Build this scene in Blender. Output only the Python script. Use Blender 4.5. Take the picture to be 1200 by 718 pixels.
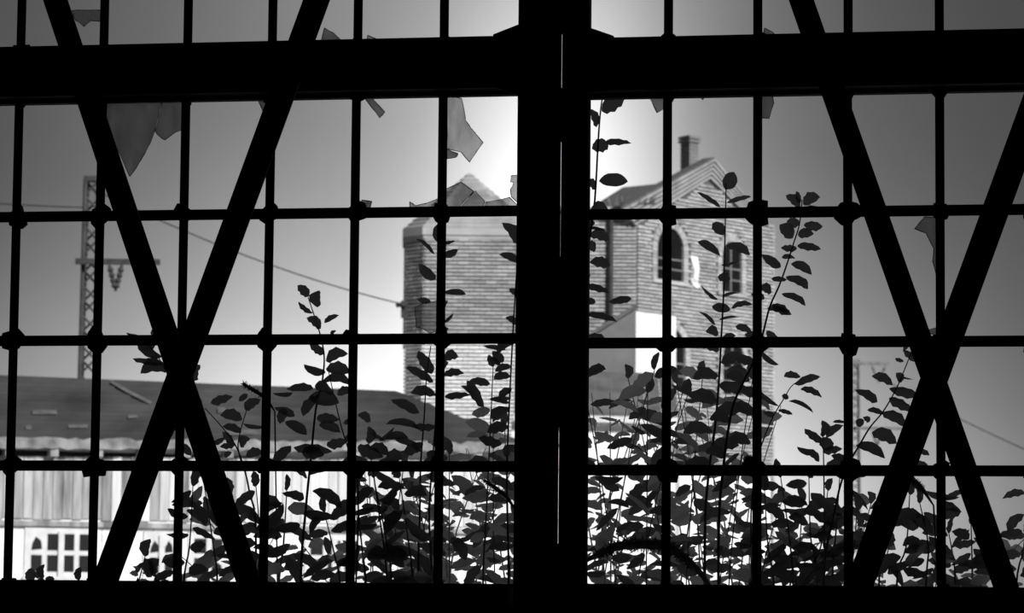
import bpy, math, random
from mathutils import Vector, Matrix
random.seed(7)
for o in list(bpy.data.objects): bpy.data.objects.remove(o, do_unlink=True)
scene = bpy.context.scene
COL = scene.collection

# ------------------------------------------------------------------ camera
FPX, EYE = 3600.0, 1.45
CAM = Vector((1.6188, -10.1199, EYE))
YAW, PITCH, ROLL = -0.1724, 0.0948, 0.0095
FW = Vector((math.sin(YAW)*math.cos(PITCH), math.cos(YAW)*math.cos(PITCH), math.sin(PITCH)))
_r = Vector((math.cos(YAW), -math.sin(YAW), 0)); _u = _r.cross(FW)
RT = _r*math.cos(ROLL) + _u*math.sin(ROLL); UP = -_r*math.sin(ROLL) + _u*math.cos(ROLL)
cam = bpy.data.cameras.new('camera'); camo = bpy.data.objects.new('camera', cam); COL.objects.link(camo)
M = Matrix((RT, UP, -FW)).transposed().to_4x4(); M.translation = CAM; camo.matrix_world = M
cam.sensor_width = 36; cam.lens = FPX*36/1200; cam.clip_end = 2000
cam.dof.use_dof = True; cam.dof.focus_distance = 10.4; cam.dof.aperture_fstop = 9.5
scene.camera = camo
vs = scene.view_settings
vs.view_transform = 'Standard'; vs.look = 'None'; vs.gamma = 1; vs.use_curve_mapping = False; vs.exposure = 0.0

# ------------------------------------------------------------------ sky (hazy, bright break in the cloud low over the brick building)
w = bpy.data.worlds.new('sky'); scene.world = w; w.use_nodes = True
nt = w.node_tree; nt.nodes.clear()
def nd(t, **k):
    n = nt.nodes.new(t)
    for a, b in k.items(): setattr(n, a, b)
    return n
def mth(op, a, b=None, c=None):
    n = nd('ShaderNodeMath', operation=op)
    for i, v in enumerate((a, b, c)):
        if v is None: continue
        if isinstance(v, (int, float)): n.inputs[i].default_value = v
        else: nt.links.new(v, n.inputs[i])
    return n.outputs[0]
tc = nd('ShaderNodeTexCoord'); sp = nd('ShaderNodeSeparateXYZ'); nt.links.new(tc.outputs['Generated'], sp.inputs[0])
az = mth('SUBTRACT', mth('ARCTAN2', sp.outputs[0], sp.outputs[1]), YAW)          # radians to the right of the cloud break
el = mth('ARCSINE', sp.outputs[2])
def gauss(x, c, s):
    return mth('EXPONENT', mth('MULTIPLY', mth('POWER', mth('ABSOLUTE', mth('DIVIDE', mth('SUBTRACT', x, c), s)), 2.0), -1.0))
wide = mth('ADD', mth('MULTIPLY', gauss(az, -0.014, 0.094), 0.25), mth('MULTIPLY', gauss(az, -0.014, 0.125), mth('MULTIPLY', gauss(el, 0.0, 0.084), 1.65)))
core = mth('MULTIPLY', gauss(az, 0.015, 0.033), mth('MULTIPLY', gauss(el, 0.10, 0.085), 0.95))
broad = mth('MULTIPLY', gauss(az, 0.0, 1.2), 0.014)
nz = nd('ShaderNodeTexNoise'); nz.inputs['Scale'].default_value = 9.0; nz.inputs['Detail'].default_value = 3.0
nt.links.new(tc.outputs['Generated'], nz.inputs['Vector'])
cl = mth('MULTIPLY_ADD', nz.outputs[0], 0.5, 0.75)
tot = mth('MULTIPLY', mth('ADD', mth('ADD', mth('ADD', wide, core), broad), 0.05), cl)
bg = nd('ShaderNodeBackground'); bg.inputs[0].default_value = (1, 1, 1, 1); nt.links.new(tot, bg.inputs[1])
out = nd('ShaderNodeOutputWorld'); nt.links.new(bg.outputs[0], out.inputs[0])

# ------------------------------------------------------------------ hazy sun from behind the hall, to the right
sd = bpy.data.lights.new('sun', 'SUN'); sd.energy = 5.0; sd.angle = math.radians(8)
so = bpy.data.objects.new('sun', sd); COL.objects.link(so)
tosun = (RT*0.52 - Vector((FW.x, FW.y, 0))*0.72 + Vector((0, 0, 0.52))).normalized()
so.rotation_euler = tosun.to_track_quat('Z', 'Y').to_euler()

# ------------------------------------------------------------------ helpers
def ray(u, v): return (FW + RT*((u-600)/FPX) + UP*((359-v)/FPX))
def G(u, v, D): return CAM + ray(u, v)*D                         # point of the place seen at a pixel, D metres ahead
def W(u, v, y=0.0):                                               # point on a plane parallel to the window wall
    d = ray(u, v); return CAM + d*((y-CAM.y)/d.y)
def onpl(u, v, P, n):
    d = ray(u, v); return CAM + d*((P-CAM).dot(n)/d.dot(n))

def tag(o, label=None, cat=None, group=None, kind=None):
    if label: o['label'] = label
    if cat: o['category'] = cat
    if group: o['group'] = group
    if kind: o['kind'] = kind
    return o
def empty(name, loc=(0, 0, 0)):
    o = bpy.data.objects.new(name, None); COL.objects.link(o); o.location = loc; o.empty_display_size = .1
    return o
class MB:
    def __init__(s): s.v = []; s.f = []
    def poly(s, pts):
        b = len(s.v); s.v += [tuple(p) for p in pts]; s.f.append(tuple(range(b, b+len(pts))))
    def hexa(s, p):           # 8 corners: bottom 0-3 ccw, top 4-7
        b = len(s.v); s.v += [tuple(q) for q in p]
        for f in ((0,3,2,1),(4,5,6,7),(0,1,5,4),(1,2,6,5),(2,3,7,6),(3,0,4,7)): s.f.append(tuple(b+i for i in f))
    def box(s, x0, x1, y0, y1, z0, z1):
        s.hexa([(x0,y0,z0),(x1,y0,z0),(x1,y1,z0),(x0,y1,z0),(x0,y0,z1),(x1,y0,z1),(x1,y1,z1),(x0,y1,z1)])
    def obox(s, O, a, b, c):  # box from corner O along three vectors
        O, a, b, c = map(Vector, (O, a, b, c))
        s.hexa([O, O+a, O+a+b, O+b, O+c, O+a+c, O+a+b+c, O+b+c])
    def prism(s, pts, off):   # polygon pushed along off
        n = len(pts); b = len(s.v); off = Vector(off)
        s.v += [tuple(Vector(p)) for p in pts] + [tuple(Vector(p)+off) for p in pts]
        s.f.append(tuple(b+i for i in range(n))); s.f.append(tuple(b+n+i for i in reversed(range(n))))
        for i in range(n):
            j = (i+1) % n; s.f.append((b+i, b+n+i, b+n+j, b+j))
    def tube(s, pts, r, n=6):
        pts = [Vector(p) for p in pts]; k = len(pts)
        rr = r if isinstance(r, (list, tuple)) else [r]*k
        b = len(s.v)
        for i, p in enumerate(pts):
            t = (pts[min(i+1, k-1)]-pts[max(i-1, 0)]).normalized()
            a = t.cross(Vector((0.13, 1, 0.07))).normalized(); c = t.cross(a)
            for j in range(n):
                an = 2*math.pi*j/n; s.v.append(tuple(p + (a*math.cos(an)+c*math.sin(an))*rr[i]))
        for i in range(k-1):
            for j in range(n):
                j2 = (j+1) % n; s.f.append((b+i*n+j, b+i*n+j2, b+(i+1)*n+j2, b+(i+1)*n+j))
        s.f.append(tuple(b+j for j in reversed(range(n)))); s.f.append(tuple(b+(k-1)*n+j for j in range(n)))
    def mesh(s, name, mat, smooth=False):
        m = bpy.data.meshes.new(name); m.from_pydata(s.v, [], s.f); m.update()
        m.materials.append(mat)
        if smooth: m.polygons.foreach_set('use_smooth', [True]*len(m.polygons))
        return m
    def build(s, name, mat, parent=None, smooth=False):
        o = bpy.data.objects.new(name, s.mesh(name, mat, smooth)); COL.objects.link(o)
        put(o, parent); return o
def put(o, parent):
    if parent:
        o.parent = parent
        if parent.parent is None: o.matrix_parent_inverse = Matrix.Translation(-parent.location)        # geometry is in world metres
def box_obj(name, mat, parent, *a):
    m = MB(); m.box(*a); return m.build(name, mat, parent)

def mat(name, col, rough=.85, var=.3, scale=6.0, bump=0.0, island=0.0, stretch=(1, 1, 1), spec=.2, detail=5):
    m = bpy.data.materials.new(name); m.use_nodes = True; t = m.node_tree; b = t.nodes['Principled BSDF']
    b.inputs['Roughness'].default_value = rough; b.inputs['Specular IOR Level'].default_value = spec
    c = t.nodes.new('ShaderNodeTexCoord'); mp = t.nodes.new('ShaderNodeMapping'); mp.inputs['Scale'].default_value = stretch
    n = t.nodes.new('ShaderNodeTexNoise'); n.inputs['Scale'].default_value = scale; n.inputs['Detail'].default_value = detail
    t.links.new(c.outputs['Object'], mp.inputs[0]); t.links.new(mp.outputs[0], n.inputs['Vector'])
    r = t.nodes.new('ShaderNodeMapRange'); r.inputs['From Min'].default_value = .3; r.inputs['From Max'].default_value = .7
    r.inputs['To Min'].default_value = col*(1-var); r.inputs['To Max'].default_value = col*(1+var)
    t.links.new(n.outputs[0], r.inputs['Value']); v = r.outputs[0]
    if island:
        g = t.nodes.new('ShaderNodeNewGeometry'); r2 = t.nodes.new('ShaderNodeMapRange')
        r2.inputs['To Min'].default_value = 1-island; r2.inputs['To Max'].default_value = 1+island
        t.links.new(g.outputs['Random Per Island'], r2.inputs['Value'])
        mu = t.nodes.new('ShaderNodeMath'); mu.operation = 'MULTIPLY'; t.links.new(v, mu.inputs[0]); t.links.new(r2.outputs[0], mu.inputs[1]); v = mu.outputs[0]
    t.links.new(v, b.inputs['Base Color'])
    if bump:
        bp = t.nodes.new('ShaderNodeBump'); bp.inputs['Strength'].default_value = bump; bp.inputs['Distance'].default_value = .02
        t.links.new(n.outputs[0], bp.inputs['Height']); t.links.new(bp.outputs[0], b.inputs['Normal'])
    return m
def objrand(m, amount):       # tone differs from object to object
    t = m.node_tree; b = t.nodes['Principled BSDF']; l = b.inputs['Base Color'].links[0].from_socket
    i = t.nodes.new('ShaderNodeObjectInfo'); r = t.nodes.new('ShaderNodeMapRange')
    r.inputs['To Min'].default_value = 1-amount; r.inputs['To Max'].default_value = 1+amount
    t.links.new(i.outputs['Random'], r.inputs['Value']); mu = t.nodes.new('ShaderNodeMath'); mu.operation = 'MULTIPLY'
    t.links.new(l, mu.inputs[0]); t.links.new(r.outputs[0], mu.inputs[1]); t.links.new(mu.outputs[0], b.inputs['Base Color'])
    return m

M_steel = mat('black_steel', .022, .75, .5, 14, .4, spec=.15)
M_iron = mat('cast_iron', .02, .8, .4, 30, .3, spec=.1)
M_room = mat('sooty_plaster', .03, .95, .4, 2, .2, spec=.05)
M_ground = mat('gravel_yard_ground', .30, .95, .4, 1.5, .5)
M_brick = mat('weathered_brick', .39, .9, .18, 1.2, .1, island=.22)
M_chim = mat('sooty_brick', .20, .9, .25, 1.5, .1)
M_mortar = mat('mortar', .10, .95, .2, 5, .2)
M_tile = mat('roof_tile', .30, .8, .3, 1.5, .2, island=.2)
M_felt = mat('roofing_felt', .05, .85, .45, .9, .4, stretch=(1, .4, 1))
M_patch = mat('pale_patch', .11, .9, .3, 5)
M_plank = objrand(mat('weathered_plank', .31, .9, .6, 6, .3, stretch=(1, 1, .12)), .22)
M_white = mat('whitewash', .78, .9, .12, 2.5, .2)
M_plank_glare = objrand(mat('glare_lightened_plank', .62, .9, .25, 6, .3, stretch=(1, 1, .12)), .12)  # paler copy of the plank tone, glare along the wall put into colour
M_brick_glare = mat('glare_lightened_brick', .78, .9, .12, 1.2, .1, island=.15)  # brick tone lightened to carry the glare low on the turret
M_paint = mat('white_paint', .60, .7, .1, 6)
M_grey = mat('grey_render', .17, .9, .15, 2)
M_lead = mat('grey_sheet_roof', .12, .7, .3, 1.5)
M_dark = mat('dark_glass_eave_shade', .008, .35, .3, 3, spec=.3)  # window glass; at the eave its black paints shade
M_pole = mat('galvanised_lattice', .05, .8, .3, 4)
M_pole_haze = mat('haze_lightened_lattice', .17, .8, .3, 4)  # lighter lattice tone, distance haze painted onto the far mast
M_wire = mat('wire', .04, .8, .1, 4)
M_fascia = mat('pale_mossy_eave', .22, .95, .5, 4, .6)

# ------------------------------------------------------------------ the hall
Z = lambda h: EYE+h
ZL = dict(bt=Z(1.880), bb=Z(1.705), r=[Z(1.298), Z(.868), Z(.439)], s=Z(.037))
ZR = dict(bt=Z(1.866), bb=Z(1.687), r=[Z(1.282), Z(.8505), Z(.428)], s=Z(.040))
PX = .3                                      # pane pitch
XB = .383+PX*7                               # outer edge of a bay (centre of the far post edge)
XE = XB+.03
TOPZ = Z(2.78)
HX0, HX1, HY0, HH = -5.2, 9.0, -14.0, 6.6
def struct(name, o): o.name = name; o['kind'] = 'structure'; return o
struct('floor', box_obj('floor', M_room, None, HX0, HX1, HY0, .2, -.2, 0))
struct('ceiling', box_obj('ceiling', M_room, None, HX0-.3, HX1+.3, HY0-.3, .3, HH, HH+.3))
struct('wall_left', box_obj('wall_left', M_room, None, HX0-.3, HX0, HY0-.3, -.3, 0, HH))
struct('wall_right', box_obj('wall_right', M_room, None, HX1, HX1+.3, HY0-.3, -.3, 0, HH))
struct('wall_back', box_obj('wall_back', M_room, None, HX0, HX1, HY0-.3, HY0, 0, HH))
m = MB()
m.box(HX0-.3, HX1+.3, -.04, .2, 0, Z(-.03)); m.box(HX0-.3, HX1+.3, -.04, .2, TOPZ, HH)
m.box(HX0-.3, -XE-.17, -.04, .2, Z(-.03), TOPZ); m.box(XE+.17, HX1+.3, -.04, .2, Z(-.03), TOPZ)
struct('wall_front', m.build('wall_front', M_room))
m = MB()                                     # added unseen white cladding outside, bounces sky light onto the leaves
m.box(HX0-.3, HX1+.3, .201, .24, 0, Z(-.06)); m.box(HX0-.3, HX1+.3, .201, .24, TOPZ+.02, HH)
m.box(HX0-.3, -XE-.2, .201, .24, Z(-.06), TOPZ+.02); m.box(XE+.2, HX1+.3, .201, .24, Z(-.06), TOPZ+.02)
struct('bounce_cladding', m.build('bounce_cladding', M_white))
struct('trim_1', box_obj('trim_1', M_iron, None, -XE-.17, -.125, -.14, .2, Z(-.03), ZL['s']+.0008))
struct('trim_2', box_obj('trim_2', M_iron, None, .125, XE+.17, -.14, .2, Z(-.03), ZR['s']+.0008))
struct('ground', box_obj('ground', M_ground, None, -150, 150, .241, 260, -.6, -.1))

# steel post between the two bays: two back-to-back angles with a hairline slit, tied by batten plates
def xcol(u, v, y): return W(u, v, y).x
PL, PR = xcol(605, 330, -.2), xcol(688, 330, -.2)
sx = xcol(656, 400, -.2)
post = tag(empty('steel_post', ((PL+PR)/2, -.14, 0)), 'wide black riveted steel post between the two glazed bays', 'post')
m = MB(); m.box(PL, sx-.0008, -.206, -.2, 0, HH-.01); m.box(PL, PL+.012, -.1995, -.05, 0, HH-.01); m.box(PL, PL+.07, -.0499, -.043, 0, HH-.01)
m.build('angle_section', M_steel, post)
m = MB(); m.box(sx+.0008, PR, -.206, -.2, 0, HH-.01); m.box(PR-.042, PR-.03, -.1995, -.05, 0, HH-.01); m.box(PR-.09, PR-.03, -.0499, -.043, 0, HH-.01)
m.build('angle_section', M_steel, post)
for z0, z1 in ((0, Z(.18)), (Z(.56), Z(1.12)), (Z(1.5), Z(1.68)), (Z(1.86), HH-.02)):
    o = box_obj('batten_plate', M_steel, post, sx-.05, sx+.05, -.214, -.2065, z0, z1)
for (z0, z1) in ((Z(.04), HH-.1),):
    for xx in (PL+.03, PR-.03):
        m = MB(); zz = z0
        while zz < Z(2.2):
            m.tube([(xx, -.206, zz), (xx, -.212, zz), (xx, -.216, zz)], [.011, .010, .004], 8); zz += .12
        tag(m.build('rivet_row', M_steel, post), kind='stuff')
# outer posts of the bays
for s, nm in ((-1, 'steel post at the outer end of the bay facing the plank shed'), (1, 'steel post at the outer end of the bay facing the faint mast')):
    e = tag(empty('steel_post', (s*(XE+.085), -.1, 0)), nm, 'post')
    a, b = sorted((s*XE, s*(XE+.17)))
    m = MB(); m.box(a, b, -.2, -.17, 0, HH-.01); m.build('flange', M_steel, e)
    m = MB(); m.box((a+b)/2-.01, (a+b)/2+.01, -.169, -.045, 0, HH-.01); m.build('web', M_steel, e)

# horizontal beams with haunch plates at the post
def beam(s, zz, label):
    x0, x1 = (-XE-.17, PL-.002) if s < 0 else (PR-.03, XE+.17)
    zb, zt = zz['bb'], zz['bt']
    e = tag(empty('steel_beam', ((x0+x1)/2, -.05, zb)), label, 'beam')
    m = MB(); m.box(x0, x1, -.10, -.06, zb, zt); m.build('web_plate', M_steel, e)
    m = MB(); m.box(x0, x1, -.0595, .03, zt-.025, zt); m.build('flange', M_steel, e)
    m = MB(); m.box(x0, x1, -.0595, .03, zb, zb+.025); m.build('flange', M_steel, e)
    xp = x1 if s < 0 else x0; d = s*.10
    m = MB(); m.prism([(xp, -.112, zt+.04), (xp+d, -.112, zt+.003), (xp+d*1.05, -.112, zb+.05), (xp+d*.9, -.112, zb-.002), (xp, -.112, zb-.035 if s < 0 else zb-.008)], (0, .0115, 0))
    m.build('gusset_plate', M_steel, e)
beam(-1, ZL, 'heavy black steel beam above the glazing that faces the plank shed')
beam(1, ZR, 'heavy black steel beam above the glazing that faces the brick gable')

# diagonal braces
def brace(p, q, y, wd, label):
    A, B = W(*p, y), W(*q, y)                   # axis through two points, run on from floor to wall head
    d = (B-A)/(B.z-A.z)
    z0, z1 = .03, TOPZ+.35
    if abs((A+d*(z0-A.z)).x) > XE+.15: pass
    P, Q = A+d*(z0-A.z), A+d*(z1-A.z)
    t = (Q-P).normalized(); n = Vector((t.z, 0, -t.x))
    e = tag(empty('diagonal_brace', tuple(P)), label, 'brace')
    m = MB(); m.obox(P-n*wd/2, n*wd, Vector((0, .012, 0)), Q-P); m.build('flange', M_steel, e)
    m = MB(); m.obox(P-n*.006+Vector((0, .0125, 0)), n*.012, Vector((0, .03, 0)), Q-P); m.build('web', M_steel, e)
brace((71, 20), (292, 685), -.165, .080, 'black steel diagonal brace before the plank shed, its foot nearer the wide post')
brace((363, 20), (121, 685), -.215, .086, 'black steel diagonal brace before the plank shed, its top nearer the wide post')
brace((946, 20), (1178, 685), -.165, .078, 'black steel diagonal brace before the faint mast, its top nearer the wide post')
brace((1161, 262), (1009, 680), -.215, .086, 'black steel diagonal brace before the faint mast, its foot nearer the wide post')

# ------------------------------------------------------------------ glazing
def tmesh(L, wd, horiz):      # T-section glazing bar, room side at y=-0.02
    m = MB()
    if horiz:
        m.box(0, L, -.02, -.012, -wd/2, wd/2); m.box(0, L, -.0118, .02, -.004, .004)
    else:
        m.box(-wd/2, wd/2, -.021, -.013, 0, L); m.box(-.004, .004, -.0128, .019, 0, L)
    return m
def boss_mesh(k):
    rnd = random.Random(k); m = MB(); n = 10; rings = [(-.028, .35), (-.024, .8), (-.016, 1), (.012, .9)]
    rad = [.024*(1+rnd.uniform(-.25, .45)) for _ in range(n)]
    for y, f in rings:
        for j in range(n):
            a = 2*math.pi*j/n; m.v.append((rad[j]*f*math.cos(a), y, rad[j]*f*math.sin(a)))
    for i in range(3):
        for j in range(n): m.f.append((i*n+j, i*n+(j+1) % n, (i+1)*n+(j+1) % n, (i+1)*n+j))
    m.f.append(tuple(range(n))); m.f.append(tuple(3*n+j for j in reversed(range(n))))
    return m.mesh('joint_boss', M_iron)
BOSS = [boss_mesh(k) for k in range(7)]
def inst(name, me, parent, loc, rot=(0, 0, 0), sc=(1, 1, 1)):
    o = bpy.data.objects.new(name, me); COL.objects.link(o); o.location = loc; o.rotation_euler = rot; o.scale = sc; put(o, parent); return o
def glazing(name, s, zlo, zhi, rows):
    e = empty(name, (s*(XE+.1)/2, 0, zlo)); e['kind'] = 'structure'
    xs = [s*(.383+PX*i) for i in range(7)]
    x0, x1 = (-XE, PL-.002) if s < 0 else (PR-.036, XE)
    vm = tmesh(zhi-zlo-.002, .030, False).mesh('glazing_bar', M_iron)
    for x in xs: inst('glazing_bar', vm, e, (x, 0, zlo+.001), (0, random.uniform(-.0015, .0015), 0))
    hm = tmesh(x1-x0, .036, True).mesh('glazing_bar', M_iron)
    for z in rows:
        inst('glazing_bar', hm, e, (x0, 0, z))
        for x in xs:
            q = random.uniform(1.05, 1.6)
            inst('joint_boss', random.choice(BOSS), e, (x+random.uniform(-.004, .004), 0, z+random.uniform(-.01, .008)), (0, random.choice((0, 1.57, 3.1, 4.7)), 0), (q, 1, q*random.uniform(.9, 1.3)))
    for x in xs:
        for z in (zlo+.005, zhi-.005):
            q = random.uniform(.6, 1.1); inst('joint_boss', random.choice(BOSS), e, (x, 0, z), (0, random.choice((0, 1.57)), 0), (q, 1, q*.8))
    m = MB(); wd = .012
    m.box(x0, x1, -.022, .02, zhi-wd, zhi-.001); m.box(x0, x1, -.022, .02, zlo+.001, zlo+wd)
    m.box(x0, x0+wd, -.022, .02, zlo+wd, zhi-wd); m.box(x1-wd, x1, -.022, .02, zlo+wd, zhi-wd)
    m.build('window_frame', M_iron, e)
    return e
win1 = glazing('window_1', -1, ZL['s'], ZL['bb'], ZL['r'])
win2 = glazing('window_2', 1, ZR['s'], ZR['bb'], ZR['r'])
win3 = glazing('window_3', -1, ZL['bt'], TOPZ, [ZL['bt']+.43])
win4 = glazing('window_4', 1, ZR['bt'], TOPZ, [ZR['bt']+.43])

def glassmat(name, tr, haze, glossy, sc):
    m = bpy.data.materials.new(name); m.use_nodes = True; t = m.node_tree; t.nodes.clear()
    o = t.nodes.new('ShaderNodeOutputMaterial'); a = t.nodes.new('ShaderNodeBsdfTransparent'); a.inputs[0].default_value = (tr, tr, tr, 1)
    d = t.nodes.new('ShaderNodeBsdfTranslucent'); d.inputs[0].default_value = (.5, .5, .5, 1)
    g = t.nodes.new('ShaderNodeBsdfGlossy'); g.inputs['Roughness'].default_value = .05
    c = t.nodes.new('ShaderNodeTexCoord'); n = t.nodes.new('ShaderNodeTexNoise'); n.inputs['Scale'].default_value = sc; n.inputs['Detail'].default_value = 6
    mp = t.nodes.new('ShaderNodeMapping'); mp.inputs['Scale'].default_value = (1, 1, .35)
    t.links.new(c.outputs['Object'], mp.inputs[0]); t.links.new(mp.outputs[0], n.inputs['Vector'])
    r = t.nodes.new('ShaderNodeMapRange'); r.inputs['From Min'].default_value = .3; r.inputs['From Max'].default_value = .75
    r.inputs['To Min'].default_value = haze*.5; r.inputs['To Max'].default_value = haze*1.5; t.links.new(n.outputs[0], r.inputs['Value'])
    x = t.nodes.new('ShaderNodeMixShader'); t.links.new(r.outputs[0], x.inputs[0]); t.links.new(a.outputs[0], x.inputs[1]); t.links.new(d.outputs[0], x.inputs[2])
    y = t.nodes.new('ShaderNodeMixShader'); y.inputs[0].default_value = glossy; t.links.new(x.outputs[0], y.inputs[1]); t.links.new(g.outputs[0], y.inputs[2])
    t.links.new(y.outputs[0], o.inputs[0]); return m
M_shard = glassmat('dirty_glass', .80, .30, .03, 25)
M_shard_dk = glassmat('sooty_glass', .62, .5, .03, 22)
M_edge = mat('chipped_glass_edge', .05, .4, .5, 60)
M_clear = glassmat('clear_glass', .985, .012, .01, 30)
def shard(parent, pts, dk=False):
    m = MB(); m.prism([W(u, v, .004) for u, v in pts], (0, .0018, 0)); o = m.build('glass_shard', M_shard_dk if dk else M_shard, parent)
    P = [W(u, v, .005) for u, v in pts]; e = MB()
    for a, b in zip(P, P[1:]+P[:1]):
        k = max(2, int((b-a).length/.02)); e.tube([a.lerp(b, i/k)+Vector((random.uniform(-.001, .001), 0, random.uniform(-.001, .001))) for i in range(k+1)], [random.uniform(.0006, .0017) for i in range(k+1)], 4)
    e.build('broken_edge', M_edge, o)
shard(win1, [(124,113),(190,113),(186,135),(181,154),(176,168),(166,186),(160,196),(152,207),(118,130)], True)
shard(win1, [(191,113),(215,113),(215,152),(205,155),(193,164),(187,160),(182,154),(187,135)], True)
shard(win1, [(300,113),(316,113),(309,131)], True)
shard(win3, [(84,12),(120,12),(118,25),(107,24),(98,31),(88,23)], True)
shard(win3, [(374,57),(380,33),(390,38),(401,48),(404,57)], True)
shard(win3, [(428,57),(431,41),(445,47),(476,50),(472,57)])
shard(win1, [(427,115),(434,113),(451,131),(445,138)], True)
shard(win1, [(524,112),(541,115),(544,130),(546,142),(553,151),(557,156),(566,167),(550,190),(540,178),(524,174)])
shard(win1, [(524,175),(537,180),(535,184),(524,186)], True)
shard(win1, [(522,222),(540,213),(555,224),(541,239),(535,246),(522,246)])
shard(win1, [(557,223),(568,236),(566,247),(537,247),(543,239)])
shard(win1, [(569,237),(590,233),(597,231),(607,241),(608,248),(568,248)])
shard(win1, [(608,205),(599,206),(598,213),(602,214),(598,222),(599,230),(608,238)])
shard(win1, [(480,236),(487,241),(500,238),(515,232),(515,247),(480,247)])
shard(win1, [(486,360),(497,355),(515,352),(516,386),(504,391),(498,386),(488,383)])
shard(win2, [(1072,268),(1083,254),(1099,254),(1098,328),(1093,305),(1094,290),(1085,273)], True)
shard(win2, [(893,108),(904,108),(907,120),(901,139),(891,138)], True)
shard(win2, [(760,112),(779,112),(777,128),(770,132)], True)
shard(win2, [(816,110),(827,110),(824,117)], True)
shard(win4, [(893,52),(896,33),(906,38),(918,50)], True)
shard(win2, [(784,550),(784,512),(792,518),(803,535),(806,550)])
shard(win2, [(1082,388),(1100,383),(1100,394)], True)
shard(win1, [(424,234),(436,236),(433,248),(424,248)], True)
# two panes of the left bay still hold their glass
for (c, zt, zb) in ((-3, ZL['r'][0], ZL['r'][1]), (-3, ZL['bb'], ZL['r'][0])):
    xa = -(.383+PX*2)+.006; box_obj('glass_pane', M_clear, win1, xa, xa+PX-.012, .005, .008, zb+.006, zt-.006)

# ------------------------------------------------------------------ brick building
HORD = 701
def colm(u, D): p = G(u, 420, D); return Vector((p.x, p.y, 0))
def zat(u, v, D): return G(u, v, D).z
def inside(p, poly):
    x, y = p; c = False; n = len(poly)
    for i in range(n):
        (x1, y1), (x2, y2) = poly[i], poly[(i+1) % n]
        if (y1 > y) != (y2 > y) and x < (x2-x1)*(y-y1)/(y2-y1)+x1: c = not c
    return c
def bricks(mb, A, B, z0, z1, n, poly=None, holes=(), ch=.108, bl=.31, proud=.07):
    """stretcher courses on the vertical wall A->B, standing proud of the mortar along n"""
    L = (B-A).length; t = (B-A)/L; row = 0; z = z0
    while z < z1-.02:
        x = -(bl/2 if row % 2 else 0)
        while x < L-.02:
            a, b = max(x, 0), min(x+bl-.012, L)
            if b-a > .03:
                cz = z+ch/2; cx = (a+b)/2
                ok = (poly is None or (inside((a, cz), poly) and inside((b, cz), poly))) and not any(inside((cx, cz), h) for h in holes)
                if ok:
                    pr = proud+random.uniform(-.006, .010)
                    o = A+t*a+Vector((0, 0, z)); p = [o, o+t*(b-a)]; up = Vector((0, 0, ch-.038)); s = len(mb.v)
                    q = [p[0]+n*.005, p[1]+n*.005, p[1]+n*pr, p[0]+n*pr]
                    mb.v += [tuple(k) for k in q] + [tuple(k+up) for k in q]
                    for f in ((3,2,6,7), (0,3,7,4), (2,1,5,6), (4,7,6,5), (0,1,2,3)): mb.f.append(tuple(s+i for i in f))
            x += bl
        z += ch; row += 1
bld = tag(empty('brick_building', tuple(colm(700, 90))), 'old brick building with square turret, stepped gable and arched windows', 'building')
GZ = -.12
def outn(A, B):
    t = (B-A).normalized(); n = Vector((t.y, -t.x, 0)); 
    if n.dot(CAM-A) < 0: n = -n
    return n
# turret: square with chamfered corners
T = [colm(475, 86.6+2.6), colm(475, 86.6), colm(497, 86), colm(603, 86), colm(626, 86.6), colm(626, 89.2)]
zT = zat(550, 266, 86)
m = MB(); m.prism([p+Vector((0, 0, GZ)) for p in T], (0, 0, zT-GZ)); m.build('wall', M_mortar, bld)
mb = MB()
for i in range(4): 
    A, B = T[i], T[i+1]; t = (B-A).normalized(); n = outn(A, B) if i else -RT
    if i == 0: n = Vector((-abs(RT.x), -RT.y, 0)).normalized()
    bricks(mb, A, B, zat(550, 690, 86)+.108*math.ceil((zat(550, 402, 86)-zat(550, 690, 86))/.108), zT-.3, n)
lb = MB()                                   # lower turret courses, overexposed glare painted in as near-white brick
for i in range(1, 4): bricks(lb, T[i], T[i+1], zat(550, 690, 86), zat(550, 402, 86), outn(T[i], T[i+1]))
tag(lb.build('glare_lightened_brickwork', M_brick_glare, bld), kind='stuff')
tag(mb.build('brickwork', M_brick, bld), kind='stuff')
ctr = sum(T, Vector())/6; ctr = (T[1]+T[5])/2
def ring(k): return [ctr+(p-ctr)*k for p in T]
for k, (z0, z1) in ((1.045, (zT-.30, zT-.20)), (1.065, (zT-.199, zT))):
    m = MB(); m.prism([p+Vector((0, 0, z0)) for p in ring(k)], (0, 0, z1-z0)); m.build('cornice', M_brick, bld)
apex = G(550, 203, 87.7); eav = [p+Vector((0, 0, zT+.002)) for p in ring(1.06)]
m = MB(); N = 14
for i in range(6):          # stepped tile courses up the pyramid
    A, B = eav[i], eav[(i+1) % 6]
    for r in range(N):
        f0, f1 = r/N, (r+1)/N
        a0, b0 = A.lerp(apex, f0), B.lerp(apex, f0); a1, b1 = A.lerp(apex, f1), B.lerp(apex, f1)
        up = Vector((0, 0, .05)); m.poly([a0+up, b0+up, b1+up*.2, a1+up*.2]); m.poly([a0, b0, b0+up, a0+up])
m.build('roof', M_tile, bld)
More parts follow.
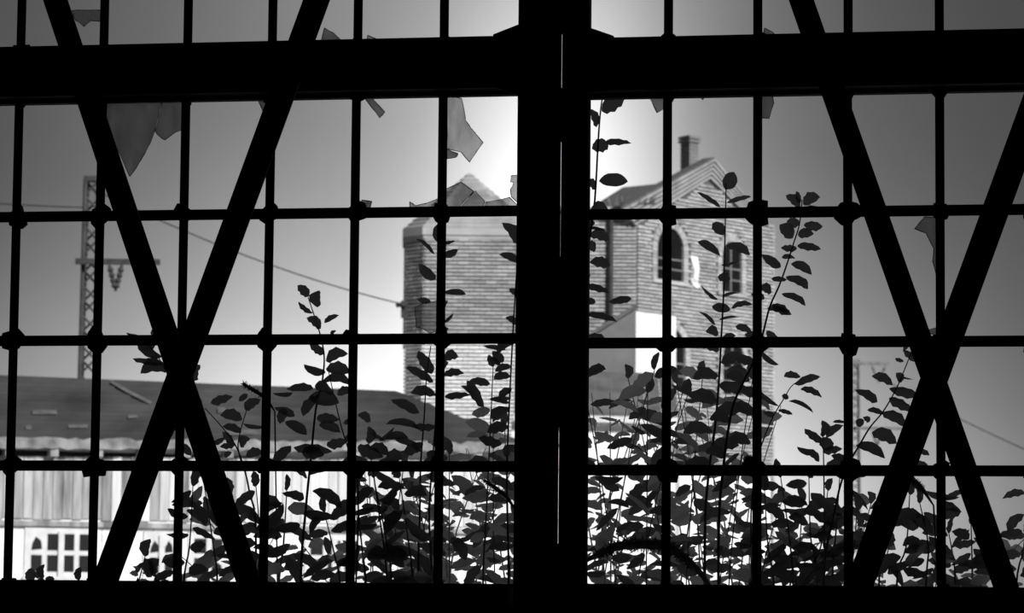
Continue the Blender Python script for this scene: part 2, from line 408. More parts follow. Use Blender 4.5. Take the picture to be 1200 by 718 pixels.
# range between turret and gable, with drainpipe
CA = colm(745, 87.5); B0 = colm(600, 87.5); zB = zat(720, 246, 87.5)
nB = outn(B0, CA); inw = -nB
m = MB(); m.prism([B0+Vector((0,0,GZ)), CA+Vector((0,0,GZ)), CA+inw*4+Vector((0,0,GZ)), B0+inw*4+Vector((0,0,GZ))], (0, 0, zB-GZ)); m.build('wall', M_mortar, bld)
mb = MB(); bricks(mb, B0, CA, zat(700, 690, 87.5), zB, nB); tag(mb.build('brickwork', M_brick, bld), kind='stuff')
m = MB(); m.obox(B0+nB*-.1+Vector((0,0,zB+.001)), CA-B0, nB*.25, Vector((0,0,.12))); m.build('coping', M_brick, bld)
P = colm(715, 87.5)+nB*.17
m = MB(); m.tube([P+Vector((0,0,GZ)), P+Vector((0,0,zB-.1))], .075, 8); dp = m.build('drainpipe', M_pole, bld); dp['label'] = 'dark drainpipe'
# gable wall, swinging back to the right from the corner
CB = colm(906, 92.6); tC = (CB-CA).normalized(); nC = outn(CA, CB); LC = (CB-CA).length
def C2(u, v): p = onpl(u, v, CA+nC*.07, nC); return ((p-CA).dot(tC), p.z)
def C3(s, z, d=0): return CA+tC*s+nC*d+Vector((0, 0, z))
inner = [C2(745, 264), C2(832, 209), C2(886, 262)]
outer = [C2(729, 243), C2(838, 184), C2(901, 262)]
gpoly = [(0, GZ), (LC, GZ), (LC, C2(905, 263)[1]), inner[2], inner[1], inner[0], (0, inner[0][1])]
m = MB(); m.prism([C3(s, z) for s, z in gpoly], -nC*3.2); m.build('wall', M_mortar, bld)
def arch(u0, u1, vt, vb, grow=0.0, k=9):
    s0, _ = C2(u0, vt); s1, _ = C2(u1, vt); zt = C2((u0+u1)/2, vt)[1]; zb = C2((u0+u1)/2, vb)[1]
    c = (s0+s1)/2; r = (s1-s0)/2; zc = zt-r
    pts = [(c-r-grow, zb-grow*.5), (c+r+grow, zb-grow*.5)]
    for i in range(k+1):
        a = math.pi*i/k; pts.append((c+(r+grow)*math.cos(a), zc+(r+grow)*math.sin(a)))
    return pts, (c, r, zc, zb)
AR = [(770, 801, 267, 328), (846, 869, 283, 342), (770, 803, 384, 455), (847, 871, 398, 462)]
holes = [arch(*a, grow=.24)[0] for a in AR]
mb = MB(); bricks(mb, CA, CB, zat(800, 690, 90), inner[1][1], nC, [(p[0]+(.02 if p[0] > LC-.01 else -.02), p[1]) for p in gpoly], holes)
tag(mb.build('brickwork', M_brick, bld), kind='stuff')
for a in AR:
    pts, (c, r, zc, zb) = arch(*a)
    wn = MB(); wn.prism([C3(s, z, .012) for s, z in pts], nC*.006); wo = wn.build('window', M_dark, bld)
    f = MB(); f.obox(C3(c-.03, zb, .02), tC*.06, nC*.03, Vector((0, 0, zc+r-zb-.02)))
    for q in (.33, .66): f.obox(C3(c-r, zb+(zc-zb)*q, .021), tC*(2*r), nC*.025, Vector((0, 0, .045)))
    f.build('window_bar', M_grey, wo)
    v = MB(); K = 12
    for i in range(K):
        a0, a1 = math.pi*(i+.06)/K, math.pi*(i+.94)/K
        v.prism([C3(c+q*math.cos(b), zc+q*math.sin(b), .012) for q, b in ((r, a0), (r+.22, a0), (r+.22, a1), (r, a1))], nC*.085)
    z = zb
    while z < zc-.05:
        for sg in (-1, 1):
            s0 = c+sg*r; v.obox(C3(min(s0, s0+sg*.22), z, .012), tC*.22, nC*.085, Vector((0, 0, .085)))
        z += .1
    v.obox(C3(c-r-.22, zb-.13, .012), tC*(2*r+.44), nC*.12, Vector((0, 0, .11)))
    v.build('arch_surround', M_brick, bld)
# raking corbel courses of the gable
NB = 5
for side in (0, 1):
    for i in range(NB):
        f0, f1 = i/NB, (i+.58)/NB
        L = lambda f, k: (inner[k][0]+(outer[k][0]-inner[k][0])*f, inner[k][1]+(outer[k][1]-inner[k][1])*f)
        k0, k1 = (0, 1) if side == 0 else (1, 2)
        m = MB(); d = .10
        m.prism([C3(*L(f0, k0), d), C3(*L(f0, k1), d), C3(*L(f1, k1), d), C3(*L(f1, k0), d)], -nC*(.45+d)); m.build('raking_course', M_tile, bld)
m = MB(); m.prism([C3(*inner[0], .02), C3(*outer[0], .02), C3(*outer[1], .02), C3(*outer[2], .02), C3(*inner[2], .02), C3(*inner[1], .02)], -nC*.4); m.build('gable_core', M_mortar, bld)
m = MB(); m.prism([C3(*C2(u, v), .078) for u, v in ((808,299),(817,301),(819,315),(817,331),(811,330),(813,318))], nC*.02); m.build('plaster_patch', M_white, bld)
m = MB(); m.prism([C3(*C2(u, v), .078) for u, v in ((808,325),(813,326),(820,335),(816,338),(811,334))], nC*.02); m.build('plaster_patch', M_white, bld)
# chimney, corner towards the hall
ch0 = colm(807, 93.2); d1 = (RT*.75+FW*.66); d1.z = 0; d1.normalize(); d2 = (-RT*.62+FW*.78); d2.z = 0; d2.normalize()
zc0, zc1 = zat(807, 205, 93.2), zat(807, 154, 93.2)
m = MB(); n = 12; hh = (zc1-zc0)/n
for i in range(n):
    g = .05 if i >= n-2 else 0; b = ch0+Vector((0, 0, zc0+hh*i))-d1*g-d2*g
    m.obox(b, d1*(.40+2*g), d2*(.42+2*g), Vector((0, 0, hh*.72)))
    m.obox(b+d1*(.015+g)+d2*(.015+g)+Vector((0, 0, hh*.72)), d1*.37, d2*.39, Vector((0, 0, hh*.275)))
cho = m.build('chimney', M_chim, bld)
m = MB(); m.obox(ch0-d1*.14-d2*.14+Vector((0, 0, zc0-.9)), d1*.75, d2*.7, Vector((0, 0, .97))); m.build('chimney_base', M_white, cho)
# tufts on the coping
def tuft_mesh(k, mt):
    r = random.Random(k); m = MB()
    for i in range(16):
        a = r.uniform(0, 6.28); l = r.uniform(.1, .26); b = Vector((r.uniform(-.25, .25), r.uniform(-.08, .08), 0)); tip = b+Vector((math.cos(a)*.22, math.sin(a)*.1, l))
        s = Vector((-math.sin(a), math.cos(a), 0))*.04; m.poly([b-s, b+s, tip+s*.3, tip-s*.3])
    return m

# ------------------------------------------------------------------ annex and lean-to in front of it
anx = tag(empty('annex', tuple(colm(745, 78))), 'low rendered annex with pale end wall and sloping parapet before the brick gable', 'building')
XA, XB_, XC = colm(632, 78), colm(745, 78), colm(792, 79.6)
nA = outn(XA, XB_)
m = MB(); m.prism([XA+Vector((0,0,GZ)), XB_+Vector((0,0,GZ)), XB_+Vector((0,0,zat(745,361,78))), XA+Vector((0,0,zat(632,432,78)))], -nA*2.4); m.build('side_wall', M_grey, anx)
m = MB(); a, b = XB_+Vector((0,0,zat(745,361,78)+.002)), XA+Vector((0,0,zat(632,432,78)+.002)); m.prism([a+nA*.1, b+nA*.1, b+nA*.1+Vector((0,0,.12)), a+nA*.1+Vector((0,0,.12))], -nA*2.6); m.build('parapet_coping', M_lead, anx)
nX = outn(XB_, XC)
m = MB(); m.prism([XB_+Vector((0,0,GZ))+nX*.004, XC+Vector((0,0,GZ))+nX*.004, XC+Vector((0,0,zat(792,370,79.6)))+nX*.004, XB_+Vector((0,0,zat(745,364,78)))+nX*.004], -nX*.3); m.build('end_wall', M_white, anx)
lt = tag(empty('lean_to', tuple(colm(740, 74))), 'low lean-to with dark sheet roof and white front wall', 'shed')
LA, LB, LD, LE = colm(600, 73.4), colm(792, 74.2), colm(604, 76.2), colm(790, 77.0)
ze, zr = zat(740, 488, 73.6), zat(740, 437, 76.6)
m = MB(); m.prism([LA+Vector((0,0,GZ)), LB+Vector((0,0,GZ)), LE+Vector((0,0,GZ)), LD+Vector((0,0,GZ))], (0, 0, ze-.15-GZ)); m.build('wall', M_white, lt)
nL = outn(LA, LB)
NS = 10
for i in range(NS):
    f0, f1 = i/NS, (i+.97)/NS
    p = [LA.lerp(LB, f0)+nL*.3, LA.lerp(LB, f1)+nL*.3, LD.lerp(LE, f1), LD.lerp(LE, f0)]
    m = MB(); m.prism([p[0]+Vector((0,0,ze)), p[1]+Vector((0,0,ze)), p[2]+Vector((0,0,zr)), p[3]+Vector((0,0,zr))], (0, 0, .03)); m.build('roof_sheet', M_lead, lt)
m = MB(); m.obox(LA+nL*.3+Vector((0,0,ze-.16)), LB-LA, nL*.04, Vector((0,0,.158))); m.build('fascia', M_paint, lt)

bw = tag(empty('bright_backing_wall', tuple(colm(850, 79.5))), 'added white backing wall below the brick gable, brightening gaps in the thicket', 'wall')
WA, WB = colm(797, 79.0), colm(903, 80.5); nW = outn(WA, WB); zw = zat(850, 556, 79.7)  # added wall, its white brightens the gaps between leaves
m = MB(); m.prism([WA+Vector((0,0,GZ)), WB+Vector((0,0,GZ)), WB+Vector((0,0,zw)), WA+Vector((0,0,zw))], -nW*.3); m.build('wall_body', M_white, bw)
m = MB(); m.obox(WA+nW*.05+Vector((0,0,zw+.001)), WB-WA, -nW*.4, Vector((0,0,.09))); m.build('coping', M_grey, bw)

# ------------------------------------------------------------------ plank shed
E0, E1 = colm(-170, 51.6), colm(606, 56.2)
nE = outn(E0, E1); tE = (E1-E0).normalized(); LEN = (E1-E0).length
def S(u, v): p = onpl(u, v, E0, nE); return ((p-E0).dot(tE), p.z)
def S3(s, z, d=0): return E0+tE*s+nE*d+Vector((0, 0, z))
shed = tag(empty('plank_shed', tuple(E0.lerp(E1, .5))), 'long weathered plank shed with dark felt roof and broken small-paned windows', 'shed')
zeL, zeR = S(30, 527)[1], S(560, 527)[1]
def zeave(s): return zeL+(zeR-zeL)*s/LEN
zled = S(120, 613)[1]; zbase = -.1
m = MB(); m.prism([S3(0, zbase), S3(LEN, zbase), S3(LEN, zeave(LEN)), S3(0, zeave(0))], -nE*5.5); m.build('wall', M_white, shed)
sW = S(225, 580)[0]; PWS = .172; k = 0; s = 0
while s < LEN-.05:
    b = min(s+PWS-.012, LEN); pr = .035+random.uniform(-.008, .012); j = random.uniform(-.02, .02)
    m = MB(); m.obox(S3(s, zled+.06+j, .002), tE*(b-s), nE*pr, Vector((0, 0, zeave(s)-.16-zled-.06-j))); m.build('plank', M_plank_glare if s > sW+random.uniform(-2.2, 1.2) else M_plank, shed)
    s += PWS*random.uniform(.85, 1.1) if False else PWS; k += 1
m = MB(); m.obox(S3(0, zled-.07, .002), tE*LEN, nE*.10, Vector((0, 0, .09))); m.build('ledge', M_plank, shed)
# wide boards of the lower wall
s = 0
while s < LEN-.3:
    wd = random.choice((.42, .5, .62)); b = min(s+wd-.015, LEN)
    m = MB(); m.obox(S3(s, zbase, .002), tE*(b-s), nE*random.uniform(.016, .024), Vector((0, 0, zled-.075-zbase))); m.build('wall_board', M_white, shed); s += wd
# windows: separate dark panes between white bars
def shed_window(u0, u1, v0, v1, ncol, broken=()):
    s0, z1 = S(u0, v0); s1, z0 = S(u1, v1)
    m = MB(); m.obox(S3(s0-.07, z0-.07, .026), tE*(s1-s0+.14), nE*.03, Vector((0, 0, z1-z0+.14))); fr = m.build('window', M_paint, shed)
    cw = (s1-s0)/ncol; rh = (z1-z0)/2
    for i in range(ncol):
        for j in range(2):
            a = s0+cw*i+.045; b = s0+cw*(i+1)-.045; c = z0+rh*j+.04; d = z0+rh*(j+1)-.04
            if (i, j) in broken: pts = [(a, c), (b, c+.02), (b-.02, d-.12), (a+.08, d-.05), (a+.02, d-.16)]
            else: pts = [(a, c), (b, c), (b, d), (a, d)]
            q = MB(); q.prism([S3(x, z, .0565) for x, z in pts], nE*.004); q.build('pane', M_dark, fr)
    q = MB(); q.obox(S3((s0+s1)/2-.05, z0-.2, .06), tE*.10, nE*.04, Vector((0, 0, z1-z0+.2))); q.build('mullion', M_paint, fr)
    q = MB(); q.obox(S3(s0-.1, z0-.10, .0565), tE*(s1-s0+.2), nE*.05, Vector((0, 0, .06))); q.build('sill', M_paint, fr)
shed_window(-120, -46, 622, 673, 4)
shed_window(33, 107, 622, 673, 4, ((0, 1),))
shed_window(172, 204, 627, 674, 2, ((0, 1), (1, 1)))
shed_window(224, 262, 628, 674, 2, ((1, 0),))
shed_window(360, 420, 630, 676, 3)
shed_window(470, 530, 632, 678, 3)
# eave: rafter ends over a near-black strip painting the shaded gaps, pale ragged fascia
m = MB(); m.obox(S3(0, zeave(0)-.15, .003), tE*LEN, nE*.02, Vector((0, 0, .14))); m.build('eave_shade_strip', M_dark, shed)
s = .2
while s < LEN:
    m = MB(); m.obox(S3(s, zeave(s)-.17, .024), tE*.14, nE*.24, Vector((0, 0, .15))); m.build('rafter_end', M_plank, shed); s += .78
m = MB(); npt = 90; low = []; hi = []
for i in range(npt+1):
    s = LEN*i/npt; low.append(S3(s, zeave(s)-.02-random.uniform(0, .05), .30)); hi.append(S3(s, zeave(s)+.10+random.uniform(0, .06), .30))
for i in range(npt): m.hexa([low[i], low[i+1], low[i+1]-nE*.03, low[i]-nE*.03, hi[i], hi[i+1], hi[i+1]-nE*.03, hi[i]-nE*.03])
m.build('fascia', M_fascia, shed)
# felt roof in lapped strips, hipped at the end
D_R = 55.3+2.6
rz0 = G(30, 441, 56.0).z; rz1 = G(500, 459, 58.8).z
ev = lambda s: S3(s, zeave(s)+.05, .28)
sR = S(535, 500)[0]
def rd(s): 
    f = (s-S(30, 441)[0])/(S(500, 459)[0]-S(30, 441)[0]); z = rz0+(rz1-rz0)*f; return S3(s, z, -3.2)
NST = 7
for i in range(NST):
    f0, f1 = i/NST, (i+1)/NST
    a, b, c, d = ev(0).lerp(rd(0), f0), ev(LEN+.25).lerp(rd(sR), f0), ev(LEN+.25).lerp(rd(sR), f1), ev(0).lerp(rd(0), f1)
    up = Vector((0, 0, .03)); m = MB(); m.hexa([a, b, c, d, a+up, b+up, c+up*.2, d+up*.2]); m.build('roof_strip', M_felt, shed)
bk = lambda s: S3(s, zeave(s)+.05, -6.6)
m = MB(); m.poly([ev(LEN+.25)+Vector((0,0,.028)), bk(LEN+.25), rd(sR)+Vector((0,0,.004))]); m.poly([rd(0), rd(sR), bk(LEN+.25), bk(0)]); m.build('roof_back', M_felt, shed)
def roofpt(u, v):
    s = S(u, 520)[0]; f = s/(LEN+.25)*sR/LEN*1.06
    for k in range(3):
        a, b = ev(s), rd(s*sR/(LEN+.25)); n = (ev(s+1)-a).cross(b-a).normalized(); p = onpl(u, v, a+Vector((0, 0, .034)), n)
    return p
for a in ([(38,481),(66,481),(67,485),(38,485)], [(30,499),(36,498),(37,503),(30,503)], [(80,498),(103,498),(103,501),(80,501)], [(130,446),(150,457),(178,471),(176,474),(150,461),(130,449)], [(262,505),(312,503),(312,508),(262,510)], [(255,478),(264,478),(264,483),(255,483)], [(150,487),(160,486),(161,489),(150,490)]):
    m = MB(); m.prism([roofpt(*p) for p in a], (0, 0, .012)); m.build('roof_patch', M_patch, shed)

# ------------------------------------------------------------------ lattice masts and wires
def lattice(name, label, u, vtop, D, wpx, arms, base=-.1, M_pole=M_pole):
    p = colm(u, D); wd = wpx*D/FPX; zt = zat(u, vtop, D); e = tag(empty(name, (p.x, p.y, base)), label, 'mast', 'railway line masts')
    rx = Vector((RT.x, RT.y, 0)).normalized(); fy = Vector((FW.x, FW.y, 0)).normalized()
    def cor(i, z):
        k = 1+.45*(zt-z)/(zt-base); a = (-1, 1, 1, -1)[i]; b = (-1, -1, 1, 1)[i]
        return p+rx*(a*wd/2*k)+fy*(b*wd/2*k)+Vector((0, 0, z))
    for i in range(4):
        m = MB(); m.tube([cor(i, base), cor(i, zt)], .055, 4); m.build('leg', M_pole, e)
    N = int((zt-base)/(wd*1.15)); 
    for fa in range(4):
        m = MB()
        for k in range(N):
            z0, z1 = base+(zt-base)*k/N, base+(zt-base)*(k+1)/N
            a, b = fa, (fa+1) % 4
            m.tube([cor(a, z0), cor(b, z1)] if k % 2 else [cor(b, z0), cor(a, z1)], .028, 4)
        m.build('lacing', M_pole, e)
    m = MB(); m.obox(cor(0, zt)-rx*.05, cor(1, zt)-cor(0, zt)+rx*.1, cor(3, zt)-cor(0, zt), Vector((0, 0, .12))); m.build('cap', M_pole, e)
    for (ua, ub, va, vins, us) in arms:
        A, B = G(ua, va, D-wd*.75), G(ub, va, D-wd*.75); B.z = A.z
        m = MB(); m.obox(A, B-A, fy*.12, Vector((0, 0, .13))); arm = m.build('cross_arm', M_pole, e)
        for q in us:
            m = MB(); t0, t1 = G(q, va+1, D-wd*.7), G((us[0]+us[-1])/2, vins, D-wd*.7)
            pts = [t0.lerp(t1, f/10) for f in range(11)]
            m.tube(pts, [.03]+[.05, .085]*4+[.03, .03], 6); m.build('insulator', M_pole, arm)
    return e
m1 = lattice('lattice_mast', 'lattice steel mast with cross-arm behind the plank shed roof', 104, 210, 72, 15, [(88, 187, 309, 341, (128, 143))])
m2 = lattice('lattice_mast', 'faint lattice steel mast with two cross-arms standing alone in the sky', 1002, 424, 140, 8, [(998, 1042, 427, 448, (1022, 1038)), (998, 1058, 503, 522, (1022, 1034))], M_pole=M_pole_haze)
def wire(p, q, sag, label, r=.014):
    m = MB(); m.tube([p.lerp(q, i/16)-Vector((0, 0, sag*4*(i/16)*(1-i/16))) for i in range(17)], r, 4)
    tag(m.build('overhead_wire', M_wire), label, 'wire')
wire(G(110, 222, 71.4), G(471, 356, 86.3), .25, 'overhead wire slung from the lattice mast to the brick turret', .020)
wire(G(98, 243, 71.4), G(-220, 215, 75), .1, 'overhead wire leaving the lattice mast top away from the turret', .014)
wire(G(1046, 450, 139), G(1330, 580, 120), .2, 'overhead wire running down from the faint mast past the brace', .022)
m = MB(); a, b = G(476, 357, 86.5), G(464, 357, 86.3); m.tube([a.lerp(b, i/6) for i in range(7)], [.05, .09, .05, .09, .05, .09, .03], 6)
m.obox(G(470, 352, 86.6), RT*.4, FW*.1, Vector((0, 0, -.5))); m.build('wire_bracket', M_pole, bld)

# ------------------------------------------------------------------ shrubs
def leafmat(name, col, tr, mixf):
    m = mat(name, col, .6, .25, 40, spec=.25); t = m.node_tree; b = t.nodes['Principled BSDF']; o = t.nodes['Material Output']
    objrand(m, .35)
    d = t.nodes.new('ShaderNodeBsdfTranslucent'); d.inputs[0].default_value = (tr, tr, tr, 1)
    x = t.nodes.new('ShaderNodeMixShader'); x.inputs[0].default_value = mixf
    t.links.new(b.outputs[0], x.inputs[1]); t.links.new(d.outputs[0], x.inputs[2]); t.links.new(x.outputs[0], o.inputs[0]); return m
M_leaf = leafmat('dark_leaf', .20, .35, .35)
M_leaf2 = leafmat('paler_leaf', .55, .95, .5)
M_stem = mat('woody_stem', .16, .8, .3, 30)
M_stem2 = mat('pale_stem', .5, .8, .3, 30)
PROF = [(0, .03), (.05, .34), (.15, .74), (.29, .96), (.45, 1.0), (.62, .96), (.76, .79), (.87, .52), (.95, .22), (1, .0)]
def leaf_geo(r, long=False):
    """leaf along +x, length 1, width 1 (y), folded along the midrib and bent in z"""
    bend = r.uniform(-.28, .28); fold = r.uniform(.05, .35); wav = r.uniform(.02, .09); ph = r.uniform(0, 6); tw = r.uniform(-.4, .4); sk = r.uniform(-.05, .42)
    v = []; f = []
    for i, (x, h) in enumerate(PROF):
        z = bend*(x*x-x*.25); hw = h*.5
        for sg in (-1, 0, 1):
            e = 1+wav*math.sin(ph+x*19+sg*2)*2
            yy = sg*hw*e; zz = z+abs(sg)*hw*fold+sg*hw*tw*x
            v.append((x, yy+sk*math.sin(x*3.0)*(1+.4*x), zz))
    for i in range(len(PROF)-1):
        for k in range(2): a = i*3+k; f.append((a, a+1, a+4, a+3))
    return v, f
def leaf_mesh(k, mt):
    m = MB(); m.v, m.f = leaf_geo(random.Random(100+k)); me = m.mesh('leaf', mt, True); return me
LEAVES = [[leaf_mesh(k, M_leaf) for k in range(12)], [leaf_mesh(k, M_leaf2) for k in range(12)]]
def leaf_matrix(P0, P1, wapp, r):
    ax = P1-P0; L = ax.length; x = ax/L
    view = ((P0+P1)/2-CAM).normalized(); side = view.cross(x).normalized(); nrm = x.cross(side)
    wt = max(wapp, L*.5); ph = math.acos(min(1, wapp/wt))*r.choice((-1, 1))
    y = side*math.cos(ph)+nrm*math.sin(ph)
    if y.z < 0: y = -y                      # blades arch upward and droop at the tip
    z = x.cross(y)
    return Matrix(((x.x*L, y.x*wt, z.x*L*.8, P0.x), (x.y*L, y.y*wt, z.y*L*.8, P0.y), (x.z*L, y.z*wt, z.z*L*.8, P0.z), (0, 0, 0, 1)))
MPP = 10.6/FPX
class Shrub:
    def __init__(s, name, label, u, y, cat='shrub', group=None, seed=0):
        p = W(u, 500, y); s.e = tag(empty(name, (p.x, p.y, -.1)), label, cat, group); s.y = y; s.r = random.Random(seed or int(u*7+y*100)); s.n = 0
    def leaf(s, b, t, w, y=None, pale=False):
        yy = s.y if y is None else y; r = s.r
        P0 = W(*b, yy); P1 = W(*t, yy+r.uniform(-.03, .03))
        if (P1-P0).length < .005: return
        o = bpy.data.objects.new('leaf', r.choice(LEAVES[1 if pale else 0])); COL.objects.link(o)
        o.matrix_world = leaf_matrix(P0, P1, w*1.15*MPP, r); o.parent = s.e; o.matrix_parent_inverse = Matrix.Translation(-s.e.location); s.n += 1
    def stem(s, pts, r0=.006, r1=.002, y=None, mt=None, ground=True):
        yy = s.y if y is None else y
        P = [W(u, v, yy) for u, v in pts]
        if ground:
            q = P[0]; b = s.e.location; P = [Vector((b.x+(q.x-b.x)*.35, yy, -.12)), Vector((b.x+(q.x-b.x)*.8, yy, q.z*.5))]+P
        # smooth
        Q = []
        for i in range(len(P)-1):
            p0, p1, p2, p3 = P[max(i-1, 0)], P[i], P[i+1], P[min(i+2, len(P)-1)]
            for k in range(4):
                t = k/4; Q.append(.5*((2*p1)+(p2-p0)*t+(2*p0-5*p1+4*p2-p3)*t*t+(3*p1-p0-3*p2+p3)*t**3))
        Q.append(P[-1]); n = len(Q)
        m = MB(); m.tube(Q, [r0+(r1-r0)*i/(n-1) for i in range(n)], 5); m.build('stem', mt or M_stem, s.e, True)
    def shoot(s, pts, step=13, ln=(22, 36), w=(5, 12), y=None, droop=.15, v_from=0, pale=.15, stemmat=None, r0=.006):
        """stem with alternate leaves along a path (first point lowest)"""
        yy = s.y if y is None else y; r = s.r
        s.stem(pts, r0, .0018, yy, stemmat)
        side = r.choice((-1, 1)); acc = 0
        for (a, b) in zip(pts, pts[1:]):
            d = math.hypot(b[0]-a[0], b[1]-a[1]); q = 0
            while acc+q < d:
                f = (acc+q)/d if d else 0; u, v = a[0]+(b[0]-a[0])*f, a[1]+(b[1]-a[1])*f
                ang = math.radians(r.uniform(-48, 40)); l = r.uniform(*ln)
                dx = side*math.cos(ang)*l; dy = -math.sin(ang)*l+l*droop
                pet = r.uniform(.1, .25)
                s.leaf((u+dx*pet*.6, v+dy*pet-2), (u+dx*(1+pet*.6), v+dy*(1+pet)), r.uniform(*w), yy+r.uniform(-.05, .05), r.random() < pale)
                side = -side; q += step*r.uniform(.6, 1.3)
            acc = acc+q-d
        u, v = pts[-1]; s.leaf((u, v), (u+r.uniform(-8, 8), v-r.uniform(14, 24)), r.uniform(6, 11), yy)

# tall shoot right against the post
s = Shrub('tall_shoot', 'slender leafy shoot climbing beside the wide post up to the beam', 690, .35)
s.stem([(676, 640), (678, 480), (682, 350), (690, 285), (697, 235), (701, 165), (704, 128), (707, 108)], .007, .0022)
for b, t, wd in (((705,130),(734,115),15),((699,149),(687,129),9),((713,169),(692,175),14),((709,166),(740,172),9),((702,212),(736,214),12),((697,222),(685,212),8),((713,247),(692,246),12),
                 ((690,266),(710,266),4),((714,280),(690,277),12),((698,293),(684,288),10),((715,311),(691,307),11),((688,334),(714,346),9),((740,350),(712,350),7),((698,354),(686,352),7),((686,368),(722,381),8),((697,260),(685,268),8),((692,322),(676,330),8),
                 ((690,392),(712,404),9),((688,415),(668,405),9),((686,440),(712,436),10),((684,470),(664,478),10)):
    s.leaf(b, t, wd)
# shoot before the gable
s = Shrub('leafy_shoot', 'upright thin shoot standing before the arched windows of the brick gable', 838, .6)
s.stem([(826, 640), (830, 560), (838, 500), (843, 440), (845, 400), (848, 345), (849, 300), (850, 262), (851, 215)], .006, .002)
for b, t, wd in (((850,222),(860,202),15),((844,243),(815,229),5),((852,237),(881,235),6),((850,274),(834,261),12),((844,300),(816,285),6),((850,288),(879,296),8),((856,327),(842,325),10),((841,351),(820,337),5),((846,348),(867,346),4),
                 ((856,363),(834,360),9),((857,361),(882,361),7),((838,381),(817,368),5),((842,375),(867,375),4),((842,392),(827,389),10),((862,382),(882,387),7),((845,310),(868,306),3),((846,398),(862,392),5),
                 ((843,410),(818,405),12),((845,425),(870,415),12),((842,440),(812,446),13),((842,452),(880,452),12),((840,470),(806,462),14),((838,486),(872,478),14),((835,505),(800,512),14),((834,520),(866,524),13),((832,540),(800,548),12)):
    s.leaf(b, t, wd)
# shoot leaning out past the building's edge
s = Shrub('leaning_shoot', 'leafy shoot leaning outward past the edge of the brick gable into the sky', 860, .45)
s.stem([(842, 640), (848, 545), (858, 480), (870, 450), (885, 420), (893, 395), (902, 360), (913, 335), (922, 310), (930, 285), (937, 262), (940, 234)], .006, .002)
for b, t, wd in (((938,243),(922,229),9),((938,238),(932,224),6),((941,239),(962,231),12),((940,244),(973,243),5),((937,262),(921,259),10),((929,279),(913,263),14),((942,264),(965,263),9),((935,275),(953,274),10),((934,291),(915,291),7),((934,288),(961,295),8),
                 ((915,313),(892,300),10),((916,302),(932,303),5),((927,309),(952,320),9),((904,327),(923,325),5),((921,324),(946,340),10),((904,343),(890,338),10),((916,344),(942,362),9),((899,361),(924,372),10),((905,356),(927,370),8),
                 ((898,388),(914,400),8),((892,412),(914,426),8),((890,458),(911,478),6),((888,400),(872,392),9),((884,425),(862,420),10),((872,448),(850,440),12),((868,455),(893,462),10),((862,472),(885,486),12),((856,492),(832,492),12),((853,515),(880,520),12),((850,535),(826,530),12),((896,350),(880,345),8)):
    s.leaf(b, t, wd)
# arching shoot by the right-hand brace crossing
s = Shrub('arching_shoot', 'arching thin shoot before the faint mast, tip touching the brace crossing', 985, .4)
s.stem([(965, 690), (978, 600), (990, 553), (1008, 520), (1020, 500), (1035, 482), (1050, 456), (1062, 428), (1072, 402)], .005, .0016)
for b, t, wd in (((1059,410),(1078,421),6),((1049,420),(1059,424),4),((1056,448),(1049,436),8),((1058,441),(1070,446),3),((1046,451),(1023,439),8),((1042,455),(1077,458),8),((1042,466),(1068,484),11),((1028,471),(1001,459),9),((1034,483),(1061,502),11),((1036,484),(1016,482),6),
                 ((1012,497),(1003,492),9),((1019,494),(1012,489),6),((1022,506),(1052,519),13),((1003,522),(1038,534),10),((1075,530),(1089,532),5),((1072,543),(1087,545),6),((1068,400),(1058,412),5),((996,540),(975,532),8),((992,552),(1014,560),8)):
    s.leaf(b, t, wd)
# bushy shrub right of the building
s = Shrub('bushy_shrub', 'bushy shrub in front of bright sky between brick gable and faint mast', 950, .75)
s.stem([(880, 640), (886, 545), (893, 520), (905, 490), (918, 468), (930, 450), (952, 440)], .004, .0014)
for b, t, wd in (((938,441),(918,443),8),((931,450),(961,441),8),((938,456),(964,464),7),((924,470),(954,480),4),((924,467),(916,463),6),((912,480),(928,488),5),((906,488),(894,480),6)): s.leaf(b, t, wd)
s.stem([(966, 690), (966, 600), (965, 530), (964, 505)], .005, .0016)
for b, t, wd in (((963,519),(944,499),9),((964,512),(962,492),9),((968,512),(989,500),9),((954,531),(934,522),8),((976,526),(960,514),13),((964,529),(987,527),9),((976,494),(990,497),4),((960,541),(940,530),8),((968,545),(992,538),9)): s.leaf(b, t, wd)
s.shoot([(958, 690), (950, 630), (948, 560)], 11, w=(7, 13)); s.shoot([(975, 690), (980, 620), (984, 560)], 11, w=(7, 13))
s.shoot([(930, 700), (925, 630), (915, 560)], 11, w=(6, 12)); s.shoot([(908, 700), (900, 640), (896, 575)], 11, w=(6, 12))
s.shoot([(945, 700), (962, 640), (970, 575)], 10, (18, 30)); s.shoot([(990, 700), (1000, 650), (1004, 600)], 12, (18, 32))
s.shoot([(925, 700), (936, 650), (940, 590)], 10, (16, 30), y=.95)
